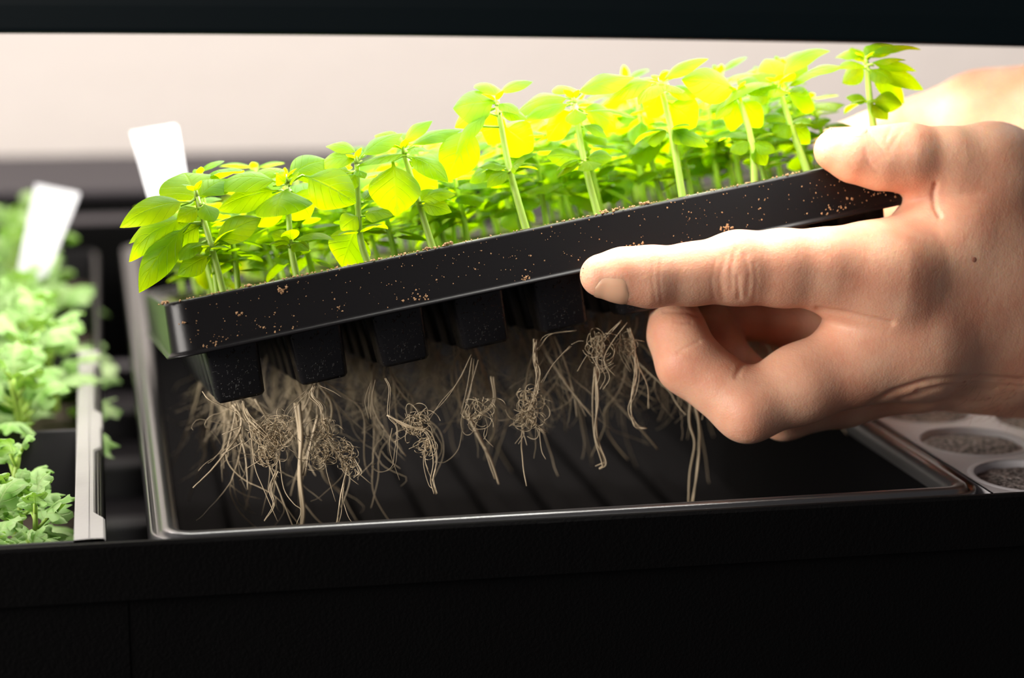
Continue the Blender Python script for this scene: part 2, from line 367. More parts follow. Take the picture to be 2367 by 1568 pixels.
w.add(V, [(i * n + j, (i + 1) * n + j, (i + 1) * n + (j + 1) % n, i * n + (j + 1) % n) for i in range(segs) for j in range(n)] + [tuple(range(n)), tuple(segs * n + j for j in range(n - 1, -1, -1))])
fx(w).build('housing', 'housing', fix, smooth=False)
w = MB(); w.add([(0.03, 0.052, 0.003), (Lx - 0.066, 0.052, 0.003), (Lx - 0.058, 0.271, 0.003), (0.03, 0.271, 0.003)], [(0, 3, 2, 1)])
fx(w).build('diffuser', 'lamp', fix, smooth=False)
for hx in (0.06, Lx - 0.06):
    w = MB(); tube(w, [(hx, 0.14, 0.06), (hx, 0.14, 1.2)], 0.001, 6); fx(w).build('hanging_wire', 'housing', fix)

# ------------------------------------------------------------------ held cell tray
HX, HY, HZ = ortho((20690, 4525, -4400), (-975, 180, -4400))
HX, HY, HZ = M3.T @ HX, M3.T @ HY, M3.T @ HZ
HO = P(398, 830, 0.5765); TW, TD, SK = 0.2500, 0.226, 0.0168
HM = Matrix(((HX[0], HY[0], HZ[0], HO[0]), (HX[1], HY[1], HZ[1], HO[1]), (HX[2], HY[2], HZ[2], HO[2]), (0, 0, 0, 1)))
def HW(x, y, z): return HO + HX * x + HY * y + HZ * z
held = empty('seedling_tray'); held.matrix_world = HM
tag(held, 'tilted black cell tray of basil seedlings lifted by the hands', 'tray')
w = MB()
tray_profile(w, 0, 0, TW, TD, [(0.0012, 0.0010), (0.0, 0.0006), (-0.0004, 0.0), (-0.0013, -0.0003), (-0.0014, 0.0002), (-0.0004, 0.0007), (0.0, 0.0016), (0.0011, SK - 0.0012), (0.0014, SK - 0.0004), (0.0022, SK), (0.0030, SK - 0.0006), (0.0034, SK - 0.0024), (0.0045, SK - 0.0026)], r=0.0085, cap=False, n=8)
w.build('skirt', 'tray', held)
P0, PY0, PT = 0.0185, 0.0165, 0.0265; NCX, NCY = 9, 8; zd = SK - 0.0026; hw = 0.0095
w = MB(); xs = [0.0045]; 
for i in range(NCX): xs += [P0 + i * PT - hw, P0 + i * PT + hw]
xs.append(TW - 0.0045); ys = [0.0045]
for j in range(NCY): ys += [PY0 + j * PT - hw, PY0 + j * PT + hw]
ys.append(TD - 0.0045)
V = [(x, y, zd) for x in xs for y in ys]; ny_ = len(ys)
w.add(V, [(i * ny_ + j, (i + 1) * ny_ + j, (i + 1) * ny_ + j + 1, i * ny_ + j + 1) for i in range(len(xs) - 1) for j in range(ny_ - 1) if not (i % 2 == 1 and j % 2 == 1)])
w.build('deck', 'tray', held, smooth=False)
w = MB(); tray_profile(w, -hw, -hw, hw, hw, [(0, 0), (0.0001, -0.001), (0.0020, -0.0305), (0.0028, -0.0315)], r=0.0022, n=3)
cell_me = w.mesh('cell', 'cell')
for j in range(NCY):
    for i in range(NCX):
        c = link('cell', cell_me, held); c.location = (P0 + i * PT, PY0 + j * PT, zd)
w = MB()
for j in range(NCY):
    for i in range(NCX):
        cx_, cy_ = P0 + i * PT, PY0 + j * PT; rings = []
        for q in (1, 0.7, 0.35): rings.append([(cx_ + px * q, cy_ + py * q, zd - 0.0012 + 0.0012 * (1 - q) + random.uniform(-.0005, .0005)) for px, py in rrect(-hw + .0002, -hw + .0002, hw - .0002, hw - .0002, 0.002, 2)])
        loft(w, rings, cap_last=True)
soil = w.build('potting_soil', 'soil'); soil.matrix_world = HM; tag(soil, 'dark potting soil in the cells of the lifted tray', 'soil', kind='stuff')
# crumbs on the skirt, its bottom flange and its top rim
def crumb(mb, p, r, flat=1.0):
    g = np.array([(1, 0, 0), (-1, 0, 0), (0, 1, 0), (0, -1, 0), (0, 0, 1), (0, 0, -1)], float) * r
    g *= rng.uniform(0.45, 1.5, (6, 1)); g[:, 1] *= flat
    a = rng.uniform(0, 6.3); ca, sa = math.cos(a), math.sin(a)
    g = np.stack([g[:, 0] * ca - g[:, 2] * sa, g[:, 1], g[:, 0] * sa + g[:, 2] * ca], 1)
    mb.add(g + p, [(0, 2, 4), (2, 1, 4), (1, 3, 4), (3, 0, 4), (2, 0, 5), (1, 2, 5), (3, 1, 5), (0, 3, 5)])
w = MB()
def on_face(xf, zf, r): crumb(w, np.array((xf, 0.0011 * zf / SK - r * 0.15, zf)), r, 0.6)
for _ in range(520):
    r = min(0.00050, 0.00009 + abs(rng.normal(0, 0.00010))); xf = rng.uniform(0.006, TW - 0.01); zf = SK * rng.beta(0.8, 1.1); on_face(xf, max(zf, .001), r)
def clump(x, z, n, s, r=0.0004):
    for _ in range(n):
        xx, zz = x + rng.normal(0, s), z + rng.normal(0, s * 0.55)
        on_face(xx, min(max(zz, 0.0006), SK - .0005), r * rng.uniform(0.4, 1.3))
for x, z, n_, s_ in ((0.0145, 0.0010, 46, 0.0022), (0.011, 0.0006, 20, 0.002), (0.0365, SK - 0.0030, 26, 0.0010), (0.0225, 0.009, 5, 0.0008), (0.030, 0.0035, 10, 0.0025), (0.077, 0.0012, 40, 0.0030),
                      (0.052, 0.004, 7, 0.0012), (0.035, 0.001, 18, 0.004), (0.112, 0.0014, 26, 0.002), (0.149, 0.0045, 14, 0.0012), (0.166, 0.0015, 12, 0.003), (0.181, 0.004, 16, 0.0016), (0.22, 0.0015, 36, 0.004), (0.243, 0.0015, 40, 0.003), (0.238, 0.006, 14, 0.003), (0.0045, 0.010, 4, 0.0006)):
    clump(x, z, n_, s_)
for _ in range(330):
    xf = rng.uniform(0.006, 0.21); crumb(w, np.array((xf, 0.0022 + rng.normal(0, 0.0005), SK + 0.00005)), abs(rng.normal(0.00022, 0.00013)))
for xf, k in ((0.0275, 14), (0.091, 16), (0.084, 12), (0.156, 14), (0.142, 10), (0.147, 8), (0.0015, 16)):
    for _ in range(k): crumb(w, np.array((xf + rng.normal(0, 0.0010), 0.0022 + rng.normal(0, 0.0004), SK + rng.uniform(0, 0.0007))), 0.0004)
crumbs = w.build('soil_crumbs', 'crumb', smooth=False); crumbs.matrix_world = HM
tag(crumbs, 'brown soil crumbs stuck to the outside of the lifted tray', 'soil', kind='stuff')

# ------------------------------------------------------------------ basil
def rand_cell_stem(mb, top, r0=0.0011, r1=0.0008, lean=(0, 0)):
    pts = smooth_path([(0, 0, -0.002), (0.0006 + lean[0] * .4, 0, top * 0.45), (lean[0], lean[1], top)], 5)
    tube(mb, pts, np.linspace(r0, r1, len(pts)), 7); return pts
def basil_variant(k):
    R_ = random.Random(100 + k); st, fo = MB(), MB(); h = R_.uniform(0.030, 0.038)
    top = np.array((R_.uniform(-.003, .001), R_.uniform(-.003, .003), h)); low = top * 0.52
    pts = smooth_path([(0, 0, -0.002), low + np.array((R_.uniform(-.001, .001), 0, 0)), top], 5); tube(st, pts, np.linspace(0.0011, 0.0007, len(pts)), 6)
    a0 = R_.uniform(0, 6.28)
    def lf(base, a, L, el, W, **kw):
        dr = np.array((math.cos(a) * math.cos(el), math.sin(a) * math.cos(el), math.sin(el)))
        tube(st, [base, base + dr * L * 0.13], 0.0004, 4)
        leaf(fo, base, base + dr * L, W, (0, 0, 1), ns=8, nw=6, **kw)
    for q in range(2): lf(low, a0 + math.pi * q + R_.uniform(-.2, .2), R_.uniform(.008, .011), R_.uniform(-.3, .3), R_.uniform(.007, .009), arch=.1, cup=.3)
    for q in range(2): lf(low + (0, 0, 0.001), a0 + 1.6 + math.pi * q, R_.uniform(.005, .008), R_.uniform(.1, .6), .004, arch=.1)
    for q in range(2): lf(top - (0, 0, .004), a0 + 1.57 + math.pi * q + R_.uniform(-.3, .3), R_.uniform(.016, .021), R_.uniform(-.35, .15), R_.uniform(.012, .0155), arch=.16, cup=.3, wav=.1)
    mid = top * 0.75
    for q in range(2): lf(mid, a0 + 0.8 + math.pi * q + R_.uniform(-.5, .5), R_.uniform(.010, .015), R_.uniform(-.6, .1), R_.uniform(.008, .011), arch=.15, cup=.3)
    for q in range(5): lf(top * R_.uniform(.2, .8), R_.uniform(0, 6.28), R_.uniform(.010, .016), R_.uniform(-.8, .3), R_.uniform(.007, .012), arch=.15, cup=.3)
    for q in range(2): lf(top * R_.uniform(.3, .45), a0 + 2.2 + math.pi * q + R_.uniform(-.5, .5), R_.uniform(.009, .013), R_.uniform(-.1, .6), R_.uniform(.007, .010), arch=.15, cup=.3)
    for q in range(2): lf(top, a0 + math.pi * q + R_.uniform(-.3, .3), R_.uniform(.010, .015), R_.uniform(-.1, .4), R_.uniform(.007, .010), arch=.14, cup=.3)
    for q in range(2): lf(top, a0 + 1.2 + math.pi * q, R_.uniform(.004, .006), R_.uniform(.6, 1.1), .0028, arch=.1)
    return st.mesh('stem', 'stem'), fo.mesh('foliage', 'basil')
def root_strand(mb, start, length, r=0.00022, curl=0.5, down=(0, 0, -1), n=4, step=0.0016, R_=random):
    p = np.array(start, float); d = nz(np.array(down) + np.array([R_.gauss(0, .3), R_.gauss(0, .3), 0])); pts = [p.copy()]; k = int(length / step)
    bend = np.array([R_.gauss(0, 1), R_.gauss(0, 1), R_.gauss(0, .4)]) * curl * .25
    for i in range(k):
        if R_.random() < .12: bend = np.array([R_.gauss(0, 1), R_.gauss(0, 1), R_.gauss(0, .5)]) * curl * .3
        d = nz(d + bend + np.array(down) * .20 + np.array([R_.gauss(0, .1)] * 3) * curl); p = p + d * step; pts.append(p.copy())
    tube(mb, pts, np.linspace(r, r * .45, len(pts)), n); return pts
def root_variant(k):
    R_ = random.Random(500 + k); mb = MB(); base = np.array((0, 0, -0.033)); main = []
    for q in range(R_.randint(3, 6)): main.append(root_strand(mb, base + (R_.uniform(-.005, .005), R_.uniform(-.005, .005), 0), R_.uniform(.025, .06), R_.uniform(.00025, .0005), .5, R_=R_))
    for q in range(26):
        m_ = R_.choice(main); s_ = m_[R_.randint(0, max(0, len(m_) * 2 // 3))]; root_strand(mb, s_, R_.uniform(.008, .024), .00015, 1.5, R_=R_, n=3)
    return mb.mesh('roots', 'root')
BV = [basil_variant(k) for k in range(12)]; RV = [root_variant(k) for k in range(8)]
rowname = ['front', 'second', 'third', 'fourth', 'fifth', 'sixth', 'seventh', 'eighth', 'back']
for j in range(1, NCY):
    for i in range(NCX):
        rr = random.Random(j * 37 + i)
        o = empty('basil_seedling'); o.matrix_world = HM @ Matrix.Translation((P0 + i * PT + rr.uniform(-.003, .003), PY0 + j * PT + rr.uniform(-.003, .003), zd)) @ Matrix.Rotation(rr.uniform(0, 6.28), 4, 'Z') @ Matrix.Diagonal((1, 1, rr.uniform(.88, 1.08) + (.06 if i > 4 else -.06) + (.07 if j < 3 else 0), 1))
        nth = ['leftmost', 'second from left', 'third from left', 'fourth from left', 'middle one', 'fourth from right', 'third from right', 'second from right', 'rightmost'][i]
        if j < 3: tag(o, f"basil seedling in the {'second' if j == 1 else 'third'} row behind the front rim, {nth}", 'seedling', f"basil seedlings in the {'second' if j == 1 else 'third'} row")
        else:
            place = 'low tray end' if i < 3 else 'tray middle' if i < 6 else 'raised thumb end'
            tag(o, f'blurred basil seedling in the rear rows at the {place}', 'seedling', f'basil seedlings in the rear rows at the {place}')
        sm, fm = BV[rr.randrange(len(BV))]; link('stem', sm, o); link('foliage', fm, o)
        if j < 7: link('roots', RV[rr.randrange(len(RV))], o)
        if j < 5:
            o = empty('basil_seedling'); o.matrix_world = HM @ Matrix.Translation((P0 + i * PT + rr.uniform(.006, .009), PY0 + j * PT + rr.uniform(-.008, .008), zd)) @ Matrix.Rotation(rr.uniform(0, 6.28), 4, 'Z') @ Matrix.Diagonal((1, 1, rr.uniform(.62, .85), 1))
            tag(o, 'shorter basil seedling crowded between the taller ones behind the front row', 'seedling', 'shorter basil seedlings sharing a cell behind the front row')
            sm, fm = BV[rr.randrange(len(BV))]; link('stem', sm, o); link('foliage', fm, o)

# front row, laid out plant by plant: base, low node, top node, then leaves (base, tip, width, depth change of tip in mm, towards-camera share)
FRONT = [
 dict(b=(520, 690), lo=(490, 575), t=(455, 455), l=[((440,468),(286,523),62,-6,.55),((458,480),(425,404),118,14,.25),((455,462),(530,418),60,10,.3),((440,500),(306,600),58,6,.6),((440,515),(328,668),62,2,.8),((430,505),(305,560),60,12,.4),
   ((450,520),(350,652),70,10,.5),((470,560),(418,600),50,-5,.3),((488,590),(415,635),46,-2,.8),((488,580),(528,575),30,-10,.1),((492,572),(598,508),62,4,.5),((470,470),(492,512),40,-6,.6),((462,480),(412,510),36,-4,.7),((470,520),(400,560),70,4,.8),((490,560),(560,560),34,2,.2)]),
 dict(b=(690, 655), lo=(672, 566), t=(664, 425), l=[((655,428),(498,440),74,4,.35),((662,418),(757,376),82,8,.45),((658,412),(596,398),60,10,.4),((700,405),(816,466),84,-4,.75),((664,436),(640,497),120,-9,.05),((650,440),(512,482),74,6,.5),((660,440),(600,520),60,8,.8),
   ((672,566),(630,540),34,-4,.7),((676,560),(768,556),40,-2,.25),((672,568),(712,580),34,-5,.5),((670,572),(640,575),26,-6,.2),((668,430),(690,400),26,-4,.4),((660,425),(640,405),30,-4,.7),((672,440),(715,500),70,10,.7)]),
 dict(b=(855, 618), lo=(832, 545), t=(825, 380), l=[((835,372),(742,388),52,2,.4),((830,360),(757,340),36,6,.4),((830,368),(925,312),58,4,.3),((820,395),(842,412),26,-4,.3),((822,395),(760,450),46,2,.6),((825,400),(795,440),34,-4,.7),((828,520),(792,612),84,6,.8),((836,500),(905,498),42,-3,.5),((832,500),(790,530),44,-2,.6),((838,470),(880,440),40,8,.4),((820,400),(740,420),50,8,.5)]),
 dict(b=(1005, 590), lo=(968, 470), t=(935, 358), l=[((930,340),(996,283),40,2,.4),((945,358),(828,386),50,-6,.15),((908,372),(917,491),98,-6,1.0),((942,362),(1031,418),50,-7,.4),((940,345),(1060,303),52,10,.2),((940,350),(870,315),44,6,.3),((970,468),(1048,452),34,-4,.6),((972,474),(1040,490),36,-5,.8),((966,472),(1000,440),30,2,.5),((940,352),(980,350),36,-8,.3),((945,370),(1000,470),64,12,.7)]),
 dict(b=(1220, 545), lo=(1178, 392), t=(1150, 245), l=[((1152,238),(1053,250),98,0,.55),((1145,250),(1056,293),50,2,.6),((1150,222),(1227,191),42,4,.25),((1152,232),(1110,196),56,12,.3),((1100,292),(1034,412),76,-2,.85),((1132,262),(1058,355),30,-8,.6),((1155,258),(1215,276),34,-6,.4),((1160,290),(1228,345),74,8,.85),((1176,392),(1110,388),26,-2,.4),((1178,396),(1128,432),30,-4,.7),((1180,390),(1240,356),24,2,.3),
   ((1180,396),(1212,372),40,-7,.5),((1176,386),(1090,420),50,8,.5),((1150,240),(1196,262),32,-8,.3),((1160,250),(1130,330),60,10,.8)]),
 dict(b=(1385, 510), lo=(1350, 372), t=(1328, 240), l=[((1330,232),(1194,268),70,6,.35),((1322,222),(1458,181),62,2,.4),((1340,262),(1462,275),18,-6,.1),((1325,240),(1218,278),42,-2,.4),((1325,222),(1290,200),50,10,.3),((1330,250),(1330,288),40,-6,.7),((1340,290),(1400,318),36,0,.4),((1348,370),(1268,362),46,-3,.55),((1352,372),(1372,392),48,-6,.6),((1352,366),(1412,366),40,-2,.6),((1346,376),(1290,410),22,-3,.3),((1330,250),(1270,320),56,8,.7),((1335,250),(1420,300),60,8,.6)]),
 dict(b=(1580, 470), lo=(1552, 305), t=(1528, 200), l=[((1520,192),(1412,233),52,-3,.5),((1530,192),(1632,139),42,0,.4),((1545,196),(1480,240),52,-9,.1),((1530,200),(1575,215),50,-9,.05),((1535,215),(1612,222),40,2,.5),((1540,235),(1605,290),76,4,.85),((1552,308),(1632,338),34,-3,.6),((1550,304),(1500,330),42,6,.5),((1530,200),(1500,270),50,10,.7),((1525,190),(1560,170),30,8,.5),((1552,300),(1590,330),40,-2,.7)]),
 dict(b=(1745, 440), lo=(1738, 330), t=(1708, 225), l=[((1710,214),(1583,186),84,-4,.6),((1700,228),(1655,276),26,-4,.5),((1712,222),(1800,200),60,4,.3),((1738,330),(1690,350),40,0,.5),((1738,330),(1790,350),38,-2,.5),((1712,230),(1760,290),50,6,.7),((1705,222),(1640,250),44,6,.4),((1708,228),(1690,300),40,4,.7),((1738,335),(1770,380),36,0,.6),((1712,215),(1745,180),44,8,.4),((1735,340),(1690,310),34,6,.6)]),
 dict(b=(1872, 415), lo=(1828, 290), t=(1800, 200), l=[((1800,190),(1912,122),44,2,.35),((1805,200),(1678,246),50,-8,.15),((1810,215),(1945,158),62,-4,.1),((1795,192),(1738,176),44,4,.4),((1800,205),(1790,225),50,-9,.2),((1828,288),(1875,280),36,-2,.4),((1830,290),(1790,312),44,-3,.6),((1826,286),(1760,275),34,3,.4),((1800,200),(1860,150),50,10,.4),((1800,205),(1735,225),60,6,.5),((1810,215),(1880,250),60,8,.6),((1800,190),(1770,140),50,10,.4),((1826,292),(1870,330),36,4,.7),((1800,200),(1830,170),50,-6,.2)]),
 dict(b=(2035, 400), lo=(2012, 240), t=(2004, 150), l=[((2000,132),(2122,116),46,-2,.12),((2000,136),(1934,134),40,4,.3),((2004,150),(2112,164),36,2,.5),((2006,160),(2128,205),50,3,.6),((2010,236),(2082,242),42,-1,.7),((2008,236),(1958,226),32,0,.5),((2004,140),(2030,104),38,4,.4),((2004,158),(1940,160),36,-5,.3),((2006,160),(2060,190),44,-6,.4),((2004,150),(1950,190),50,4,.6),((2006,165),(2085,235),44,4,.7),((2002,140),(2060,104),50,8,.2),((2000,150),(1970,112),44,6,.3),((2010,240),(2050,275),36,-3,.7),((2006,150),(2090,140),44,-6,.1)]),
]
front_labels = ['leftmost', 'second from left', 'third from left', 'fourth from left', 'fifth from left', 'sixth from left', 'fourth from right', 'third from right', 'second from right', 'rightmost']
front_desc = ['drooping yellow green leaves hanging over the tray end', 'one broad leaf pointing down to the right', 'low pale round leaf close to the tray rim', 'a heart shaped leaf hanging face on', 'tall bare stem and a spoon shaped pale leaf', 'a thin leaf seen edge on at its top',
              'one leaf pointing up and a white lit leaf', 'one wide round yellow leaf', 'bleached white top leaves beside the thumb tip', 'bleached leaves touching the lamp above the thumb']
# hanging roots of the front cells: lists of photo paths with depth offset mm, thickness px, number of strands, spread px, tangles (x, y, radius, strands)
ROOTS = [
 dict(p=[([(560,925),(572,960),(600,990),(640,1030)],0,3,9,8),([(575,960),(580,1010),(590,1080),(610,1130),(640,1205)],2,3.2,1,0),([(365+105,905),(485,925),(540,950),(570,975)],0,2.6,2,3),([(640,1090),(625,1130),(635,1170),(612,1205)],0,3.2,3,3),([(645,1060),(655,1130),(680,1165),(695,1180),(685,1212)],0,2.8,1,0),
        ([(560,985),(515,1005)],-2,2.4,2,4),([(562,1020),(514,1052)],-2,2.2,2,4),([(600,1065),(572,1082)],0,2,2,2)], t=[(625,1015,42,44),(600,985,26,16),(655,985,30,16),(620,1055,24,22)]),
 dict(p=[([(728,890),(720,915),(742,940),(748,980),(765,1010)],0,3,6,5),([(740,892),(770,905),(790,918)],0,1.8,1,0),([(712,900),(665,945),(650,975),(610,978)],2,1.8,3,8),([(805,1080),(790,1140),(785,1190),(773,1222)],0,3,3,4),([(790,1150),(810,1200),(835,1223)],0,2,1,0),([(752,1050),(758,1090),(775,1160)],0,2,1,0),([(716,1050),(715,1085)],0,2,1,0),([(688,930),(696,1010),(694,1100),(700,1180),(694,1240)],22,11,2,3),([(735,960),(712,1040),(700,1100)],22,8,2,3),([(815,1060),(830,1090),(818,1105)],0,3,3,3),([(825,1090),(860,1120)],6,3,1,0)],
      t=[(745,1000,34,20),(742,1045,40,26),(795,1040,28,22),(805,1075,22,16)]),
 dict(p=[([(890,875),(905,900),(897,960),(915,990),(910,1050),(905,1080),(880,1092),(858,1080),(866,1072)],0,2,2,4),([(860,880),(850,930),(855,970)],4,2,3,8),([(905,990),(900,1040),(925,1110)],2,2.2,1,0),([(900,960),(940,985),(990,1000),(1005,1060),(1000,1110),(1008,1142)],-1,3,5,5),([(985,1010),(985,1065),(1000,1115),(1005,1130)],0,2,2,5)], t=[(965,985,34,30),(985,1035,22,18)]),
 dict(p=[([(1090,820),(1060,880),(1020,930),(985,975)],2,2,2,4),([(1100,830),(1085,900),(1075,960)],6,2.4,3,12),([(1075,950),(1110,1010),(1135,1060),(1155,1120)],24,7,2,5),([(1070,990),(1060,1040),(1030,1068),(1005,1068)],6,2,1,0),([(1140,870),(1140,930),(1090,970)],14,5,2,8)], t=[(1110,960,40,18)]),
 dict(p=[([(1235,785),(1232,830),(1240,870),(1230,920),(1215,960)],0,2.6,7,7),([(1330,765),(1270,775),(1240,810)],2,2,3,5),([(1320,800),(1280,840),(1250,885)],2,2,2,4),([(1245,985),(1250,1040),(1260,1062)],0,2.4,1,0),([(1210,990),(1218,1030)],0,3,1,0),([(1215,965),(1180,985)],0,2,3,8),([(1225,970),(1265,1000)],0,2,5,10)], t=[(1225,930,32,26),(1215,965,30,26)]),
 dict(p=[([(1440,745),(1400,790),(1380,830),(1400,870),(1385,900)],0,2.4,3,8),([(1378,850),(1380,930),(1375,1010),(1398,1070),(1390,1085)],6,5,4,6),([(1385,770),(1385,850),(1420,840)],4,2,4,12),([(1395,1070),(1378,1078)],6,4,1,0)], t=[(1380,800,40,20)]),
 dict(p=[([(1455,760),(1462,800),(1470,860),(1465,910),(1458,950),(1470,985),(1492,992)],0,3,4,5),([(1470,840),(1495,890),(1500,945)],2,2.5,2,3),([(1430,770),(1440,820),(1460,860)],2,2,3,8)], t=[(1450,800,28,14)]),
 dict(p=[([(1600,900),(1610,970),(1615,1020),(1605,1090),(1600,1165)],20,7,3,8)], t=[]),
 dict(p=[([(1700,660),(1702,690)],10,3,2,4)], t=[]),
 dict(p=[([(1850,620),(1852,650)],10,3,2,4)], t=[]),
]
for i, S in enumerate(FRONT):
    base = np.array(S['b'], float); d0 = PR(HW(0.0185 + i * .0238, PY0, zd))[2] - 0.003
    px_m = d0 / F
    o = empty('basil_seedling', P(*base, d0)); org = P(*base, d0)
    tag(o, f'front row basil seedling with {front_desc[i]}', 'seedling', 'basil seedlings along the front rim of the lifted tray')
    st, fo = MB(), MB()
    lo_, tp = S['lo'], S['t']
    pts = smooth_path([P(base[0] + 2, base[1] + 14, d0), P(*base, d0), P(lo_[0], lo_[1], d0 - .001), P(tp[0], tp[1], d0 - .001)], 6)
    tube(st, pts, np.linspace(0.00150, 0.00085, len(pts)), 8)
    tube(st, [pts[-1], pts[-1] + HZ * 0.003], [0.0009, 0.0005], 6)
    rr = random.Random(i)
    axis_pts = np.array([PR(p)[:2] for p in pts])
    for (b_, t_, wd, dd, tc_) in S['l']:
        k = np.hypot(axis_pts[:, 0] - b_[0], axis_pts[:, 1] - b_[1]).argmin()
        B_ = P(*b_, d0 - 0.001 + dd * 0.0002); T_ = P(*t_, d0 - 0.001 + dd * 0.001)
        tube(st, [pts[k], B_, B_ + (T_ - B_) * 0.15], [0.0005, 0.0004, 0.0003], 5)
        nr = UP * (1 - tc_) + TOCAM * tc_ * 0.9 + RIGHT * rr.uniform(-.15, .15)
        T_ = B_ + (T_ - B_) * 1.06
        leaf(fo, B_, T_, wd * px_m * 1.25, nr, arch=rr.uniform(.10, .2), cup=rr.uniform(.2, .38), ns=16, nw=10, wav=rr.uniform(0, .12), twist=rr.uniform(-.2, .2))
    for q in range(4):        # tiny new leaves in the growing point
        a = q * 1.57 + rr.random(); dr = HX * math.cos(a) + HY * math.sin(a); B_ = pts[-1] + HZ * .001
        leaf(fo, B_, B_ + dr * rr.uniform(.003, .005) + HZ * rr.uniform(.002, .004), .0030, HZ, ns=8, nw=4)
    for q in range(3):
        a = q * 2.1 + rr.random() * 2; dr = HX * math.cos(a) + HY * (0.3 + math.sin(a)); B_ = pts[12] 
        leaf(fo, B_, B_ + dr * rr.uniform(.008, .013) + HZ * rr.uniform(-.002, .005), .006, HZ, ns=8, nw=6)
    local(st, org).build('stem', 'stem', o); local(fo, org).build('foliage', 'basil', o)
    ro = MB(); D = ROOTS[i]; dr_ = d0 + 0.001
    root_paths = []
    for (pth, dd, th, n_, sp) in D['p']:
        for q in range(n_):
            jx, jy = (rr.gauss(0, sp), rr.gauss(0, sp * .5)) if q else (0, 0)
            pp = []
            for kk, p_ in enumerate(pth):
                e = kk / (len(pth) - 1); s_ = 0.35 + 0.65 * math.sin(math.pi * e) if n_ > 1 else 0
                pp.append(P(p_[0] + jx * s_ + rr.gauss(0, 1.5 + sp * .25), p_[1] + jy * s_, dr_ + dd * .001 + rr.gauss(0, .0006 + sp * 4e-5)))
            sm = smooth_path(pp, 5); tube(ro, sm, np.linspace(th * .5 * px_m, th * .28 * px_m, len(sm)), 5)
            if q == 0: root_paths.append(sm)
    for (tx, ty, tr_, n_) in D['t']:
        for q in range(n_):
            a, bq = rr.random() * 6.28, rr.uniform(.4, 1.1) * tr_; asp = rr.uniform(.35, 1); rot = rr.gauss(1.2, .8); L = rr.uniform(2.0, 6.0); cx_, cy_ = tx + rr.gauss(0, tr_ * .35), ty + rr.gauss(0, tr_ * .35)
            pp = []; nst = 12
            for s in range(nst):
                w_ = a + L * s / nst; e = bq * (0.6 + .4 * s / nst); u_, v_ = e * math.cos(w_), e * asp * math.sin(w_)
                pp.append(P(cx_ + u_ * math.cos(rot) - v_ * math.sin(rot), cy_ + u_ * math.sin(rot) + v_ * math.cos(rot), dr_ + .0008 * math.sin(w_ * .7) + tr_ * 6e-5 * rr.gauss(0, .5)))
            tube(ro, smooth_path(pp, 3), 0.75 * px_m, 4)
        for q in range(n_ // 5):
            a = rr.random() * 6.28; p_ = [P(tx + tr_ * .8 * math.cos(a), ty + tr_ * .8 * math.sin(a), dr_), P(tx + tr_ * 1.2 * math.cos(a) + rr.gauss(0, 6), ty + tr_ * 1.2 * math.sin(a) + 6, dr_), P(tx + tr_ * 1.6 * math.cos(a) + rr.gauss(0, 8), ty + tr_ * 1.5 * math.sin(a) + 18, dr_)]
            tube(ro, smooth_path(p_, 4), .7 * px_m, 4)
    local(ro, org).build('roots', 'root', o)

# ------------------------------------------------------------------ plant tags
def plant_tag(pts, d0, d1, label, parent=None):
    """pts: top-left, top-right, bottom-right, bottom-left in the photo"""
    a, b_, c, d_ = (P(*pts[0], d0), P(*pts[1], d0), P(*pts[2], d1), P(*pts[3], d1)); nn = nz(np.cross(b_ - a, d_ - a)) * 0.0008
    cut = 0.12; m_ = [a + (d_ - a) * .02 + (b_ - a) * .04, a + (b_ - a) * .04, b_ - (b_ - a) * .04, b_ + (c - b_) * .02, c + (d_ - c) * cut, (c + d_) / 2 + (c - b_) * .12, d_ + (c - d_) * cut]
    w = MB(); k = len(m_); w.add([p + nn * .5 for p in m_] + [p - nn * .5 for p in m_], [tuple(range(k)), tuple(range(2 * k - 1, k - 1, -1))] + [(i, k + i, k + (i + 1) % k, (i + 1) % k) for i in range(k)])
    o = w.build('plant_tag', 'tag', smooth=False); tag(o, label, 'plant label', 'white plant tags'); return o
plant_tag([(298, 306), (408, 288), (470, 560), (372, 600)], 0.80, 0.79, 'tall white tag behind the leftmost basil, leaning left')
plant_tag([(78, 424), (186, 446), (120, 640), (30, 622)], 0.88, 0.87, 'white tag standing in the pale lobed seedlings on the left')
plant_tag([(1408, 408), (1440, 428), (1390, 500), (1358, 480)], 0.74, 0.73, 'small white tag half hidden low among the basil stems')

